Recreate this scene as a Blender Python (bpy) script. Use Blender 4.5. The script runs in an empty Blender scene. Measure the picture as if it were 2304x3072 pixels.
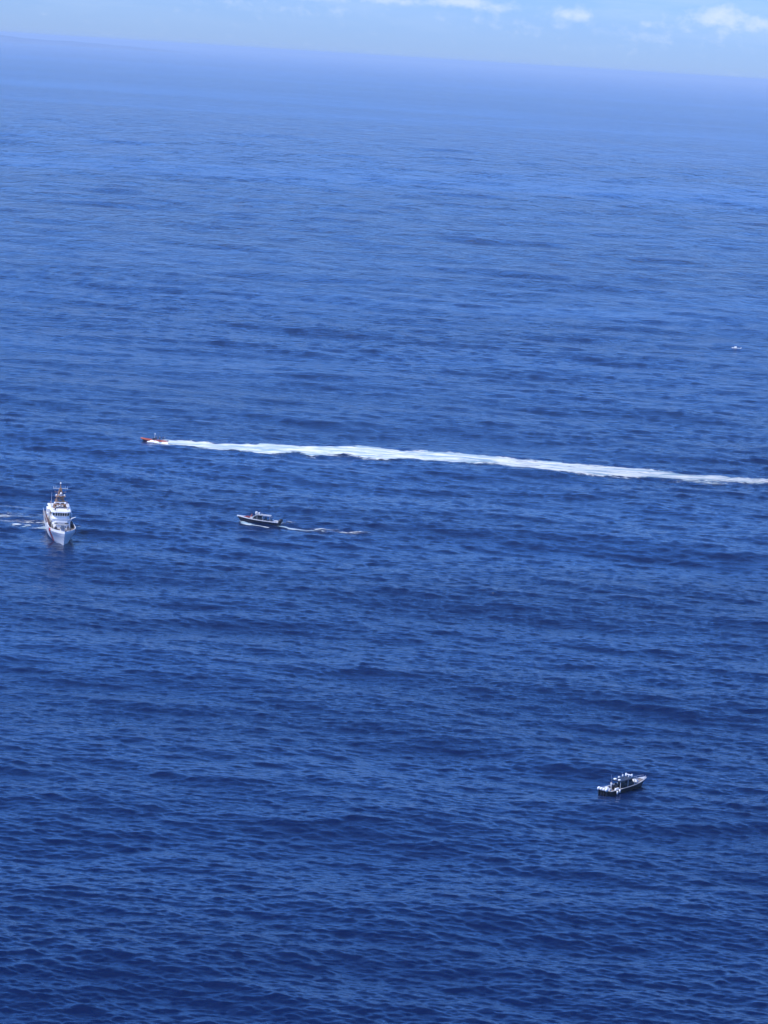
import bpy, math, random
import numpy as np
from mathutils import Vector, Matrix
random.seed(7); rng = np.random.default_rng(11)
S = bpy.context.scene
C = S.collection
R = math.radians

# ---------------------------------------------------------------- camera
F, W, H = 8700.0, 2304.0, 3072.0         # focal length and size of the photo in its own pixels
CAMZ = 137.0
PITCH, ROLL = R(8.92), R(3.55)
fw = Vector((0, math.cos(PITCH), -math.sin(PITCH)))
r0 = Vector((1, 0, 0)); u0 = r0.cross(fw)
rt = r0 * math.cos(ROLL) + u0 * math.sin(ROLL)
up = u0 * math.cos(ROLL) - r0 * math.sin(ROLL)
cam = bpy.data.cameras.new('camera'); camo = bpy.data.objects.new('camera', cam); C.objects.link(camo)
cam.sensor_fit = 'VERTICAL'; cam.sensor_height = 36; cam.lens = F / H * 36
cam.clip_start = 1; cam.clip_end = 200000
M = Matrix.Identity(4)
for i in range(3):
    M[i][0] = rt[i]; M[i][1] = up[i]; M[i][2] = -fw[i]
M.translation = Vector((0, 0, CAMZ))
camo.matrix_world = M
S.camera = camo
S.view_settings.view_transform = 'Standard'; S.view_settings.look = 'None'
S.view_settings.exposure = 0.35; S.view_settings.gamma = 1

# ---------------------------------------------------------------- sky and sun
SUN_EL, SUN_AZ = R(56), R(246)           # azimuth clockwise from +Y (the way the camera looks)
sd = Vector((math.sin(SUN_AZ) * math.cos(SUN_EL), math.cos(SUN_AZ) * math.cos(SUN_EL), math.sin(SUN_EL)))
sun = bpy.data.lights.new('sun', 'SUN'); sun.energy = 4.2; sun.angle = R(0.53); sun.color = (1, 0.97, 0.93)
suno = bpy.data.objects.new('sun', sun); C.objects.link(suno)
suno.rotation_euler = sd.to_track_quat('Z', 'Y').to_euler()

def N(nt, t, **kw):
    n = nt.nodes.new(t)
    for k, v in kw.items():
        if k.startswith('i_'):
            key = k[2:]
            key = int(key) if key.isdigit() else key.replace('_', ' ')
            n.inputs[key].default_value = v
        else: setattr(n, k, v)
    return n
def L(nt, a, b): nt.links.new(a, b)
def mth(nt, op, a, b=None, c=None, clamp=False):
    n = nt.nodes.new('ShaderNodeMath'); n.operation = op; n.use_clamp = clamp
    for i, v in enumerate((a, b, c)):
        if v is None: continue
        if isinstance(v, (int, float)): n.inputs[i].default_value = v
        else: nt.links.new(v, n.inputs[i])
    return n.outputs[0]
def ramp(nt, fac, a, b, lo=0.0, hi=1.0, smooth=True):
    n = nt.nodes.new('ShaderNodeMapRange'); n.interpolation_type = 'SMOOTHSTEP' if smooth else 'LINEAR'
    n.inputs[1].default_value = a; n.inputs[2].default_value = b; n.inputs[3].default_value = lo; n.inputs[4].default_value = hi
    nt.links.new(fac, n.inputs[0]); return n.outputs[0]

SKY_STR = 0.10
wd = bpy.data.worlds.new('World'); S.world = wd; wd.use_nodes = True
nt = wd.node_tree; nt.nodes.clear()
sky = N(nt, 'ShaderNodeTexSky', sky_type='NISHITA', sun_disc=False)
sky.sun_elevation = SUN_EL; sky.sun_rotation = SUN_AZ
sky.air_density = 1.0; sky.dust_density = 0.0; sky.ozone_density = 1.2; sky.altitude = 100
tc = N(nt, 'ShaderNodeTexCoord'); sx = N(nt, 'ShaderNodeSeparateXYZ'); L(nt, tc.outputs['Generated'], sx.inputs[0])
# cumulus far away, a degree or two above the horizon (bearing u, elevation v), everywhere round the compass
az = mth(nt, 'ARCTAN2', sx.outputs[0], sx.outputs[1])
hyp = mth(nt, 'SQRT', mth(nt, 'ADD', mth(nt, 'MULTIPLY', sx.outputs[0], sx.outputs[0]), mth(nt, 'MULTIPLY', sx.outputs[1], sx.outputs[1])))
el = mth(nt, 'ARCTAN2', sx.outputs[2], hyp)
cr = N(nt, 'ShaderNodeValToRGB'); L(nt, mth(nt, 'MULTIPLY', el, 2 / math.pi), cr.inputs[0])
TINT = [(0.0, (.30, .51, 1.27)), (0.03, (.36, .64, 1.50)), (0.06, (.50, 1.0, 2.2)), (0.11, (.41, 1.24, 2.95)), (0.22, (.27, 1.08, 2.65)), (0.36, (.07, .60, 1.50)), (0.60, (.16, .58, 1.3)), (0.9, (.42, .74, 1.30))]
els = cr.color_ramp.elements
while len(els) < len(TINT): els.new(0.5)
for e_, (p_, c_) in zip(els, TINT): e_.position = p_; e_.color = (*c_, 1)
tint = N(nt, 'ShaderNodeMix', data_type='RGBA', blend_type='MULTIPLY'); tint.inputs[0].default_value = 1
L(nt, sky.outputs[0], tint.inputs[6]); L(nt, cr.outputs[0], tint.inputs[7])
cv = N(nt, 'ShaderNodeCombineXYZ'); L(nt, az, cv.inputs[0]); L(nt, mth(nt, 'MULTIPLY', el, 1.35), cv.inputs[1])
nz = N(nt, 'ShaderNodeTexNoise', i_Scale=170.0, i_Detail=7.0, i_Roughness=0.62, i_Distortion=0.15); L(nt, cv.outputs[0], nz.inputs['Vector'])
nz2 = N(nt, 'ShaderNodeTexNoise', i_Scale=22.0, i_Detail=2.0, i_Roughness=0.5); L(nt, cv.outputs[0], nz2.inputs['Vector'])
def blob(u, v, su, sv):
    a = mth(nt, 'DIVIDE', mth(nt, 'SUBTRACT', az, u), su); b = mth(nt, 'DIVIDE', mth(nt, 'SUBTRACT', el, v), sv)
    q = mth(nt, 'ADD', mth(nt, 'MULTIPLY', a, a), mth(nt, 'MULTIPLY', b, b))
    return mth(nt, 'EXPONENT', mth(nt, 'MULTIPLY', q, -1.0))
def pix_dir(px, py):
    d = fw + rt * ((px - W / 2) / F) + up * ((H / 2 - py) / F)
    return math.atan2(d.x, d.y), math.atan2(d.z, math.hypot(d.x, d.y))
acc = None
for px, py, wx, wy, g in [(2165, 52, 92, 46, 1.05), (2270, 74, 80, 30, 0.8), (1725, 42, 80, 22, 0.95), (1490, 22, 70, 20, 0.75),
                          (1380, 6, 120, 18, 1.0), (1180, 2, 160, 14, 0.85), (980, -6, 150, 14, 0.7), (1960, 74, 60, 16, 0.6), (2304, -90, 300, 30, .8),
                          (1900, 110, 160, 26, 0.40), (2100, 90, 260, 50, .34), (1500, 60, 300, 40, .30), (900, 30, 300, 30, .34)]:
    u, v = pix_dir(px, py)
    b = mth(nt, 'MULTIPLY', blob(u, v, wx / F, wy / F), g)
    acc = b if acc is None else mth(nt, 'MAXIMUM', acc, b)
gen = mth(nt, 'MULTIPLY', ramp(nt, nz2.outputs[0], 0.52, 0.68), mth(nt, 'MULTIPLY', ramp(nt, el, 0.030, 0.05), ramp(nt, el, 0.12, 0.4, 1, 0.15)))
acc = mth(nt, 'MAXIMUM', acc, mth(nt, 'MULTIPLY', gen, 0.8))
cl = mth(nt, 'ADD', acc, mth(nt, 'MULTIPLY', mth(nt, 'SUBTRACT', nz.outputs[0], 0.5), 1.7))
cl = mth(nt, 'MULTIPLY', ramp(nt, cl, 0.05, 1.3), 0.80)
# thin milky veil
sv = N(nt, 'ShaderNodeCombineXYZ'); L(nt, mth(nt, 'MULTIPLY', az, 9.0), sv.inputs[0]); L(nt, mth(nt, 'MULTIPLY', el, 60.0), sv.inputs[1])
nz3 = N(nt, 'ShaderNodeTexNoise', i_Scale=2.0, i_Detail=5.0, i_Roughness=0.6, i_Distortion=0.4); L(nt, sv.outputs[0], nz3.inputs['Vector'])
veil = mth(nt, 'MULTIPLY', mth(nt, 'MULTIPLY', ramp(nt, nz3.outputs[0], 0.38, 0.7), ramp(nt, el, 0.002, 0.020)), 0.20)
tot = mth(nt, 'MAXIMUM', cl, veil)
mixc = N(nt, 'ShaderNodeMix', data_type='RGBA'); L(nt, tot, mixc.inputs[0]); L(nt, tint.outputs[2], mixc.inputs[6]); mixc.inputs[7].default_value = (5.7, 6.7, 8.5, 1)
bg = N(nt, 'ShaderNodeBackground', i_Strength=SKY_STR); L(nt, mixc.outputs[2], bg.inputs[0])
ow = N(nt, 'ShaderNodeOutputWorld'); L(nt, bg.outputs[0], ow.inputs[0])

# ---------------------------------------------------------------- helpers
def at(px, py, z=0.0):
    """photo pixel -> point on the sea at height z"""
    d = fw + rt * ((px - W / 2) / F) + up * ((H / 2 - py) / F)
    t = (z - CAMZ) / d.z
    return Vector((0, 0, CAMZ)) + d * t
def props(o, label=None, cat=None, group=None, kind=None):
    if label: o['label'] = label
    if cat: o['category'] = cat
    if group: o['group'] = group
    if kind: o['kind'] = kind
    return o
def empty(name, loc, rz=0.0, label=None, cat=None, group=None):
    o = bpy.data.objects.new(name, None); C.objects.link(o); o.empty_display_size = 0.5
    o.location = loc; o.rotation_euler = (0, 0, rz)
    return props(o, label, cat, group)
class MB:
    def __init__(s): s.v = []; s.f = []
    def add(s, vs, fs):
        b = len(s.v); s.v += [tuple(p) for p in vs]; s.f += [tuple(b + i for i in f) for f in fs]; return s
    def box(s, c, d, rz=0.0, top=(1, 1), sh=(0, 0), ry=0.0):
        x, y, z = d[0] / 2, d[1] / 2, d[2] / 2
        P = []
        for k, (a, b) in ((-1, (1, 1)), (1, top)):
            for i, j in ((-1, -1), (1, -1), (1, 1), (-1, 1)):
                P.append(Vector((i * x * a + (sh[0] if k > 0 else 0), j * y * b + (sh[1] if k > 0 else 0), k * z)))
        m = Matrix.Rotation(rz, 3, 'Z') @ Matrix.Rotation(ry, 3, 'Y')
        return s.add([Vector(c) + m @ p for p in P], [(3, 2, 1, 0), (4, 5, 6, 7), (0, 1, 5, 4), (1, 2, 6, 5), (2, 3, 7, 6), (3, 0, 4, 7)])
    def tube(s, pts, r, n=8, cap=True):
        pts = [Vector(p) for p in pts]; rs = r if isinstance(r, (list, tuple)) else [r] * len(pts)
        P = []
        for i, p in enumerate(pts):
            t = (pts[min(i + 1, len(pts) - 1)] - pts[max(i - 1, 0)]).normalized()
            a = t.cross(Vector((0, 0, 1)))
            if a.length < 1e-3: a = t.cross(Vector((1, 0, 0)))
            a.normalize(); b = a.cross(t)
            for k in range(n):
                q = 2 * math.pi * k / n; P.append(p + (a * math.cos(q) + b * math.sin(q)) * rs[i])
        Fc = []
        for i in range(len(pts) - 1):
            for k in range(n): Fc.append((i * n + k, i * n + (k + 1) % n, (i + 1) * n + (k + 1) % n, (i + 1) * n + k))
        if cap: Fc += [tuple(range(n))[::-1], tuple((len(pts) - 1) * n + k for k in range(n))]
        return s.add(P, Fc)
    def prism(s, poly, z0, z1, top=None):
        n = len(poly); top = top or poly
        z0f = z0 if callable(z0) else (lambda x, y: z0); z1f = z1 if callable(z1) else (lambda x, y: z1)
        P = [(x, y, z0f(x, y)) for x, y in poly] + [(x, y, z1f(x, y)) for x, y in top]
        return s.add(P, [tuple(range(n))[::-1], tuple(range(n, 2 * n))] + [(i, (i + 1) % n, n + (i + 1) % n, n + i) for i in range(n)])
    def ball(s, c, r, n=10, m=6, lo=-1.0):
        r = (r, r, r) if isinstance(r, (int, float)) else r
        P = []; Fc = []
        for j in range(m + 1):
            ph = math.asin(lo) + (math.pi / 2 - math.asin(lo)) * j / m
            for k in range(n):
                q = 2 * math.pi * k / n
                P.append((c[0] + r[0] * math.cos(ph) * math.cos(q), c[1] + r[1] * math.cos(ph) * math.sin(q), c[2] + r[2] * math.sin(ph)))
        for j in range(m):
            for k in range(n): Fc.append((j * n + k, j * n + (k + 1) % n, (j + 1) * n + (k + 1) % n, (j + 1) * n + k))
        Fc.append(tuple(range(n))[::-1])
        return s.add(P, Fc)
    def build(s, name, m, parent=None, smooth=False, label=None):
        me = bpy.data.meshes.new(name); me.from_pydata(s.v, [], s.f); me.update()
        if smooth: me.shade_smooth()
        me.materials.append(m)
        o = bpy.data.objects.new(name, me); C.objects.link(o)
        if parent: o.parent = parent
        if label: o['label'] = label
        return o
def mat(name, col, rough=0.5, metal=0.0, var=0.12, scale=3.0, spec=0.5):
    m = bpy.data.materials.new(name); m.use_nodes = True; nt = m.node_tree
    b = nt.nodes['Principled BSDF']
    tc = N(nt, 'ShaderNodeTexCoord'); mp = N(nt, 'ShaderNodeMapping'); mp.inputs['Scale'].default_value = (1, 1, 0.35)
    L(nt, tc.outputs['Object'], mp.inputs[0])
    nz = N(nt, 'ShaderNodeTexNoise', i_Scale=scale, i_Detail=6.0, i_Roughness=0.65); L(nt, mp.outputs[0], nz.inputs['Vector'])
    mx = N(nt, 'ShaderNodeMix', data_type='RGBA')
    L(nt, ramp(nt, nz.outputs[0], 0.35, 0.7), mx.inputs[0])
    mx.inputs[6].default_value = (*col, 1); mx.inputs[7].default_value = (*[c * (1 - var * 2) for c in col], 1)
    L(nt, mx.outputs[2], b.inputs['Base Color'])
    L(nt, ramp(nt, nz.outputs[0], 0.3, 0.7, rough * 0.85, min(1, rough * 1.2)), b.inputs['Roughness'])
    b.inputs['Metallic'].default_value = metal; b.inputs['Specular IOR Level'].default_value = spec
    return m
WHITE = mat('white_paint', (0.80, 0.80, 0.79), 0.35, var=0.05)
WHITE2 = mat('white_gelcoat', (0.82, 0.82, 0.82), 0.25, var=0.03)
DECK = mat('deck_grey', (0.30, 0.31, 0.33), 0.7)
LDECK = mat('pale_deck', (0.62, 0.62, 0.62), 0.6)
BUFF = mat('buff_paint', (0.36, 0.20, 0.105), 0.5)
BROWN = mat('walkway_shade_brown', (0.10, 0.045, 0.035), 0.8)  # dark brown carrying the shade of the ship's side walkway
RED = mat('signal_red', (0.62, 0.045, 0.03), 0.4)
BLUE = mat('stripe_blue', (0.02, 0.05, 0.20), 0.4)
BLACK = mat('black_paint', (0.012, 0.013, 0.018), 0.4)
GLASS = mat('dark_glass', (0.008, 0.010, 0.014), 0.06, var=0.0)
GREYM = mat('grey_metal', (0.22, 0.23, 0.25), 0.4, metal=0.4)
LGREY = mat('light_grey_paint', (0.55, 0.56, 0.58), 0.45)
NAVYH = mat('dark_hull', (0.018, 0.022, 0.040), 0.3)
ORANGE = mat('orange_rubber', (0.45, 0.075, 0.03), 0.55)
MAROON = mat('dark_red_cloth', (0.22, 0.035, 0.035), 0.9, var=0.25, scale=6)
BROWNDK = mat('brown_grey_deck', (0.17, 0.14, 0.13), 0.8)
NAVYC = mat('navy_cloth', (0.020, 0.025, 0.045), 0.9)
SKIN = mat('skin', (0.33, 0.17, 0.10), 0.6)
VEST = mat('orange_vest', (0.42, 0.08, 0.03), 0.8)
HAIR = mat('dark_hair', (0.015, 0.010, 0.008), 0.8)
CAPM = mat('blue_cap', (0.02, 0.03, 0.08), 0.8)

GREYCAP = mat('mid_grey_paint', (0.36, 0.37, 0.40), 0.5)
# ---------------------------------------------------------------- sea surface
G9 = 9.81
WIND = R(262)                                   # direction the waves run, from +X counter-clockwise: towards the camera
def make_band(Lm, slope, spread, seed):
    n = 1024; size = Lm * 34.0
    rg = np.random.default_rng(seed)
    k1 = np.fft.fftfreq(n, size / n) * 2 * np.pi
    kx, ky = np.meshgrid(k1, k1, indexing='ij'); k = np.hypot(kx, ky); k[0, 0] = 1
    lam = 2 * np.pi / k
    env = ((lam >= Lm * 0.98) & (lam < Lm * 2.0)).astype(float)
    th = np.arctan2(ky, kx) - WIND
    D = np.abs(np.cos(th / 2)) ** spread
    amp = env * D * k ** -2.0
    h = np.real(np.fft.ifft2(amp * (rg.standard_normal((n, n)) + 1j * rg.standard_normal((n, n)))))
    gx = np.gradient(h, size / n, axis=0); gy = np.gradient(h, size / n, axis=1)
    h *= slope / math.sqrt((gx ** 2 + gy ** 2).mean())
    return h.astype(np.float32), size
BANDS = []
for i, (Lm, sl, sp) in enumerate([(64, .028, 12), (32, .032, 9), (16, .036, 9), (8, .054, 9), (4, .082, 9), (2, .118, 8), (1, .145, 7)]):
    BANDS.append((Lm, *make_band(Lm, sl, sp, 100 + i), 0.37 * i))
def bil(t, size, x, y):
    n = t.shape[0]
    u = (x / size * n); v = (y / size * n)
    iu = np.floor(u).astype(np.int64); iv = np.floor(v).astype(np.int64)
    fu = (u - iu).astype(np.float32); fv = (v - iv).astype(np.float32)
    a = t[iu % n, iv % n]; b = t[(iu + 1) % n, iv % n]; c = t[iu % n, (iv + 1) % n]; d = t[(iu + 1) % n, (iv + 1) % n]
    return (a * (1 - fu) + b * fu) * (1 - fv) + (c * (1 - fu) + d * fu) * fv
def sea(x, y, step=None):
    h = np.zeros_like(x, dtype=np.float32)
    # slow patches where the wind lies lighter or stronger
    gust = 1 + 0.22 * np.sin(x / 190 + 1.3 * np.sin(y / 330)) * np.sin(y / 140 + x / 410) + 0.12 * np.sin(x / 61 + y / 97)
    for Lm, t, size, rot in BANDS:
        w = 1.0 if step is None else np.clip((Lm / step - 1.0) / 1.6, 0, 1)
        c, s_ = 1.0, 0.0
        hb = bil(t, size, x + rot * 1000, y - rot * 777)
        if Lm <= 8: hb = hb * gust
        if 2 <= Lm <= 8:                       # narrow crests, broad troughs
            sg = t.std(); hb = hb + 0.10 * (hb * hb / sg - sg)
        if Lm >= 32: w = w * (1 + 0.9 * np.clip((np.hypot(x, y) - 1500) / 2500, 0, 1))
        h += hb * w
    return h
def sea1(p):
    return float(sea(np.array([p[0]]), np.array([p[1]]))[0])

dpx = 1 / 2900.0
# rows of vertices: by depression below the camera, closer together near by
deps = list(np.arange(R(20.5), R(4.5), -dpx * 0.62)) + list(np.arange(R(4.5), R(0.62), -dpx * 0.9))
rr = [CAMZ / math.tan(d) for d in deps]
rr = [12, 30, 60, 110, 170, 230, 290, 330, 355] + rr
rlast = rr[-1]
rr = np.array([r for r in rr if True])
rr = np.sort(rr)
extra = np.geomspace(rlast * 1.01, 92000, 140)
rr = np.concatenate([rr, extra])
fine = np.arange(-R(9.6), R(9.6), dpx * 0.95)
side = np.concatenate([R(9.6) + np.cumsum(np.geomspace(dpx * 1.3, R(3), 60))])
side = side[side < math.pi - 0.01]
side = np.append(side, math.pi)
th = np.concatenate([-side[::-1], fine, side])
RRg, TH = np.meshgrid(rr, th, indexing='ij')
X = RRg * np.sin(TH); Y = RRg * np.cos(TH)
dr = np.gradient(rr); dt = np.gradient(th)
step = np.maximum(dr[:, None] * 0.55, dt[None, :] * rr[:, None] * 1.0)
Z = sea(X, Y, step)

# --- wakes: where each boat has churned the water white (world positions)
WK = [(470, 1321, 1337), (500, 1320, 1338), (560, 1321, 1341), (640, 1330, 1350), (700, 1332, 1351), (800, 1336, 1360), (880, 1344, 1359), (897, 1346, 1361),
      (915, 1344, 1367), (940, 1342, 1371), (1020, 1348, 1371), (1100, 1351, 1379), (1160, 1355, 1385), (1250, 1360, 1388), (1350, 1365, 1394), (1430, 1371, 1398),
      (1500, 1377, 1400), (1550, 1383, 1407), (1650, 1388, 1418), (1730, 1394, 1425), (1800, 1398, 1430), (1880, 1403, 1432), (1980, 1414, 1436), (2150, 1425, 1446),
      (2304, 1433, 1452), (2500, 1444, 1462), (2900, 1468, 1484)]
wx, wf, wn = [], [], []
for px, a, b in WK:
    gpx = 2.4 if (px < 900 or px > 1480) else 0.0
    A = at(px, a - gpx); B = at(px, b + gpx); wx.append((A.x + B.x) / 2); wf.append(A.y); wn.append(B.y)
wx, wf, wn = map(np.array, (wx, wf, wn))
def vnoise(x, seed, n=4096):
    t = np.random.default_rng(seed).standard_normal(n); i = np.floor(x).astype(int); f = x - i; f = f * f * (3 - 2 * f)
    return t[i % n] * (1 - f) + t[(i + 1) % n] * f
jit = lambda x, s: 1.5 * vnoise(x / 7.0, s) + 1.0 * vnoise(x / 2.6, s + 1) + 0.5 * vnoise(x / 0.9, s + 2)
def strip_mask(x, y):
    far = np.interp(x, wx, wf) + jit(x, 5) * .6; near = np.interp(x, wx, wn) + jit(x, 9) * .4
    dv = np.clip((far - near) / 3.2, 1.5, 5.5)
    m = np.minimum((far - y) / dv + 0.25, (y - near) / dv + 0.25)
    m = np.clip(m, 0, 1) * np.clip((x - wx[0]) / 2.0 + 0.3, 0, 1)
    age = np.interp(x, [wx[0], wx[10], wx[15], wx[-3], wx[-1]], [1.0, 0.94, 0.88, 0.82, 0.7])
    fr = np.clip(np.minimum((far - y) / 4.0 + 1.0, (y - near) / 4.0 + 1.2), 0, 1) * np.clip((x - wx[0]) / 12.0, 0, 1) * 0.32
    return np.maximum(m * age, fr)
def seg_mask(x, y, pts, age=1.0):
    """pts: (px, py, half width in metres, strength)"""
    best = np.zeros_like(x)
    for (a, b) in zip(pts[:-1], pts[1:]):
        A = at(a[0], a[1]); B = at(b[0], b[1])
        d = np.array([B.x - A.x, B.y - A.y]); l2 = (d ** 2).sum()
        t = np.clip(((x - A.x) * d[0] + (y - A.y) * d[1]) / l2, 0, 1)
        dist = np.hypot(x - A.x - t * d[0], (y - A.y - t * d[1]))
        w = a[2] + (b[2] - a[2]) * t; s_ = a[3] + (b[3] - a[3]) * t
        best = np.maximum(best, np.clip(1.25 * (1 - dist / w), 0, 1) * s_)
    return best * age
WAKES = [
 ('boat_wake', 'long bright white foam wake stretching right behind the orange inflatable boat', [strip_mask]),
 ('boat_wake', 'short thin white foam trail along and behind the moving dark patrol boat', [
    lambda x, y: seg_mask(x, y, [(720, 1566, 1.0, .5), (738, 1572, 2.2, .85), (765, 1576, 2.6, .85), (803, 1581, 1.2, .8)]),
    lambda x, y: seg_mask(x, y, [(826, 1577, 1.2, .6), (850, 1579, 2.4, .85), (880, 1583, 2.6, .72), (915, 1586, 2.8, .62), (1000, 1591, 3.2, .50), (1120, 1599, 3.2, .42)]),
    lambda x, y: seg_mask(x, y, [(848, 1572, 2.6, .6), (875, 1569, 3.0, .62), (905, 1571, 2.4, .4)])]),
 ('boat_wake', 'scattered streaks of white wash on the water beside the large white ship', [
    lambda x, y: seg_mask(x, y, [(95, 1583, 1.6, .5), (115, 1584, 2.6, .7), (138, 1583, 3.2, .8)]),
    lambda x, y: seg_mask(x, y, [(105, 1578, 1.4, .45), (138, 1578, 2.0, .65)]),
    lambda x, y: seg_mask(x, y, [(114, 1571, 1.5, .4), (130, 1571, 2.0, .5)]),
    lambda x, y: seg_mask(x, y, [(38, 1575, 1.8, .5), (50, 1571, 2.4, .7), (68, 1573, 1.8, .45)]),
    lambda x, y: seg_mask(x, y, [(74, 1578, 1.8, .5), (84, 1574, 2.2, .6), (92, 1576, 1.5, .4)]),
    lambda x, y: seg_mask(x, y, [(-40, 1520, 6.0, .45), (30, 1519, 7.0, .43), (80, 1522, 5.0, .36)]),
    lambda x, y: seg_mask(x, y, [(-40, 1548, 8.0, .42), (40, 1545, 9.0, .42), (110, 1550, 7.0, .4)]),
    lambda x, y: seg_mask(x, y, [(10, 1562, 6.0, .42), (75, 1562, 7.0, .43), (122, 1566, 6.0, .42)]),
    lambda x, y: seg_mask(x, y, [(219, 1580, 2.0, .75), (234, 1581, 1.8, .62), (246, 1579, 1.2, .35)])]),
]
nr, ncol = X.shape
def grid_mesh(name, X, Y, Z, close=True):
    n, m = X.shape
    me = bpy.data.meshes.new(name)
    co = np.stack([X, Y, Z], -1).reshape(-1, 3).astype(np.float32)
    idx = np.arange(n * m).reshape(n, m)
    q = np.stack([idx[:-1, :-1], idx[:-1, 1:], idx[1:, 1:], idx[1:, :-1]], -1).reshape(-1, 4)[:, ::-1]
    me.vertices.add(len(co)); me.vertices.foreach_set('co', co.ravel())
    me.loops.add(q.size); me.loops.foreach_set('vertex_index', q.ravel().astype(np.int32))
    me.polygons.add(len(q)); me.polygons.foreach_set('loop_start', (np.arange(len(q)) * 4).astype(np.int32))
    me.update(calc_edges=True)
    me.polygons.foreach_set('use_smooth', np.ones(len(q), dtype=bool))
    return me, co, q

# dimple the sea along the long wake so the foam lies between low shoulders
farY = np.interp(X, wx, wf); nearY = np.interp(X, wx, wn)
on = np.clip((X - wx[0]) / 30, 0, 1)
Z += (0.30 * np.exp(-((Y - farY - 2) / 2.5) ** 2) + .30 * np.exp(-((Y - nearY + 22) / 5.0) ** 2) - .2 * np.exp(-((Y - nearY + 12) / 5.0) ** 2)) * on * (np.abs(Y - farY) < 120)
# ship's own wave train spreading on the left of the cutter
sp = at(150, 1570)
kd = np.hypot(X - sp.x + 22, (Y - sp.y - 30) * 0.6)
Z += 0.22 * np.sin((X - sp.x) * 0.16 + (Y - sp.y) * 0.42) * np.exp(-(kd / 26) ** 2)
sea_me, co, quads = grid_mesh('water', X, Y, Z)
water = bpy.data.objects.new('water', sea_me); C.objects.link(water); water['kind'] = 'structure'

def water_mat():
    m = bpy.data.materials.new('deep_sea_water'); m.use_nodes = True; nt = m.node_tree
    b = nt.nodes['Principled BSDF']
    geo = N(nt, 'ShaderNodeNewGeometry')
    dist = N(nt, 'ShaderNodeVectorMath', operation='LENGTH'); L(nt, geo.outputs['Position'], dist.inputs[0]); r = dist.outputs['Value']
    def noise(lam, stretch, detail, rough, rotz, dist_=0.0):
        mp = N(nt, 'ShaderNodeMapping', vector_type='POINT'); mp.inputs['Rotation'].default_value = (0, 0, rotz)
        mp.inputs['Scale'].default_value = (1 / lam / stretch, 1 / lam, 0.0)
        L(nt, geo.outputs['Position'], mp.inputs[0])
        n = N(nt, 'ShaderNodeTexNoise', i_Scale=1.0, i_Detail=detail, i_Roughness=rough, i_Distortion=dist_, normalize=False)
        L(nt, mp.outputs[0], n.inputs['Vector']); return n.outputs[0]
    # wind patches a few hundred metres to kilometres across change how rough the water is
    g1 = noise(420, 3.5, 3, .55, 0.10); g2 = noise(1500, 4.5, 4, .62, -0.06); g3 = noise(75, 2.4, 3, .6, 0.2)
    g = mth(nt, 'ADD', mth(nt, 'MULTIPLY', g1, 0.9), mth(nt, 'ADD', mth(nt, 'MULTIPLY', g2, 1.6), mth(nt, 'MULTIPLY', g3, .5)))
    patch = ramp(nt, g, -0.9, 0.9, WP_LO, WP_HI)
    fineh = mth(nt, 'MULTIPLY', noise(1.5, 2.6, 4, .58, 0.12, 0.3), 0.145)
    fine2 = mth(nt, 'MULTIPLY', noise(0.42, 1.5, 2, .5, -0.3), 0.010)
    mid = mth(nt, 'MULTIPLY', mth(nt, 'MULTIPLY', noise(4.5, 2.4, 3, .6, 0.06, 0.3), 0.36), ramp(nt, r, 500, 1500))
    mid2 = mth(nt, 'MULTIPLY', mth(nt, 'MULTIPLY', noise(38, 0.5, 4, .68, -0.05, 0.3), 3.2), ramp(nt, r, 1000, 2600))
    mid3 = mth(nt, 'MULTIPLY', mth(nt, 'MULTIPLY', noise(120, 0.28, 4, .7, 0.1, 0.3), 8.5), ramp(nt, r, 1800, 4500))
    hsum = mth(nt, 'ADD', mth(nt, 'ADD', mth(nt, 'ADD', fineh, fine2), mid3), mth(nt, 'ADD', mid, mid2))
    hsum = mth(nt, 'MULTIPLY', hsum, patch)
    bp = N(nt, 'ShaderNodeBump', i_Strength=1.0, i_Distance=1.0)
    bp.inputs['Filter Width'].default_value = 0.1
    L(nt, hsum, bp.inputs['Height']); L(nt, bp.outputs[0], b.inputs['Normal'])
    b.inputs['Base Color'].default_value = (*WATER_COL, 1)
    b.inputs['Roughness'].default_value = 0.18
    b.inputs['IOR'].default_value = 1.333
    return m
WP_LO, WP_HI = 0.40, 1.50
WATER_COL = (0.0002, 0.0060, 0.040)
sea_me.materials.append(water_mat())

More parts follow.
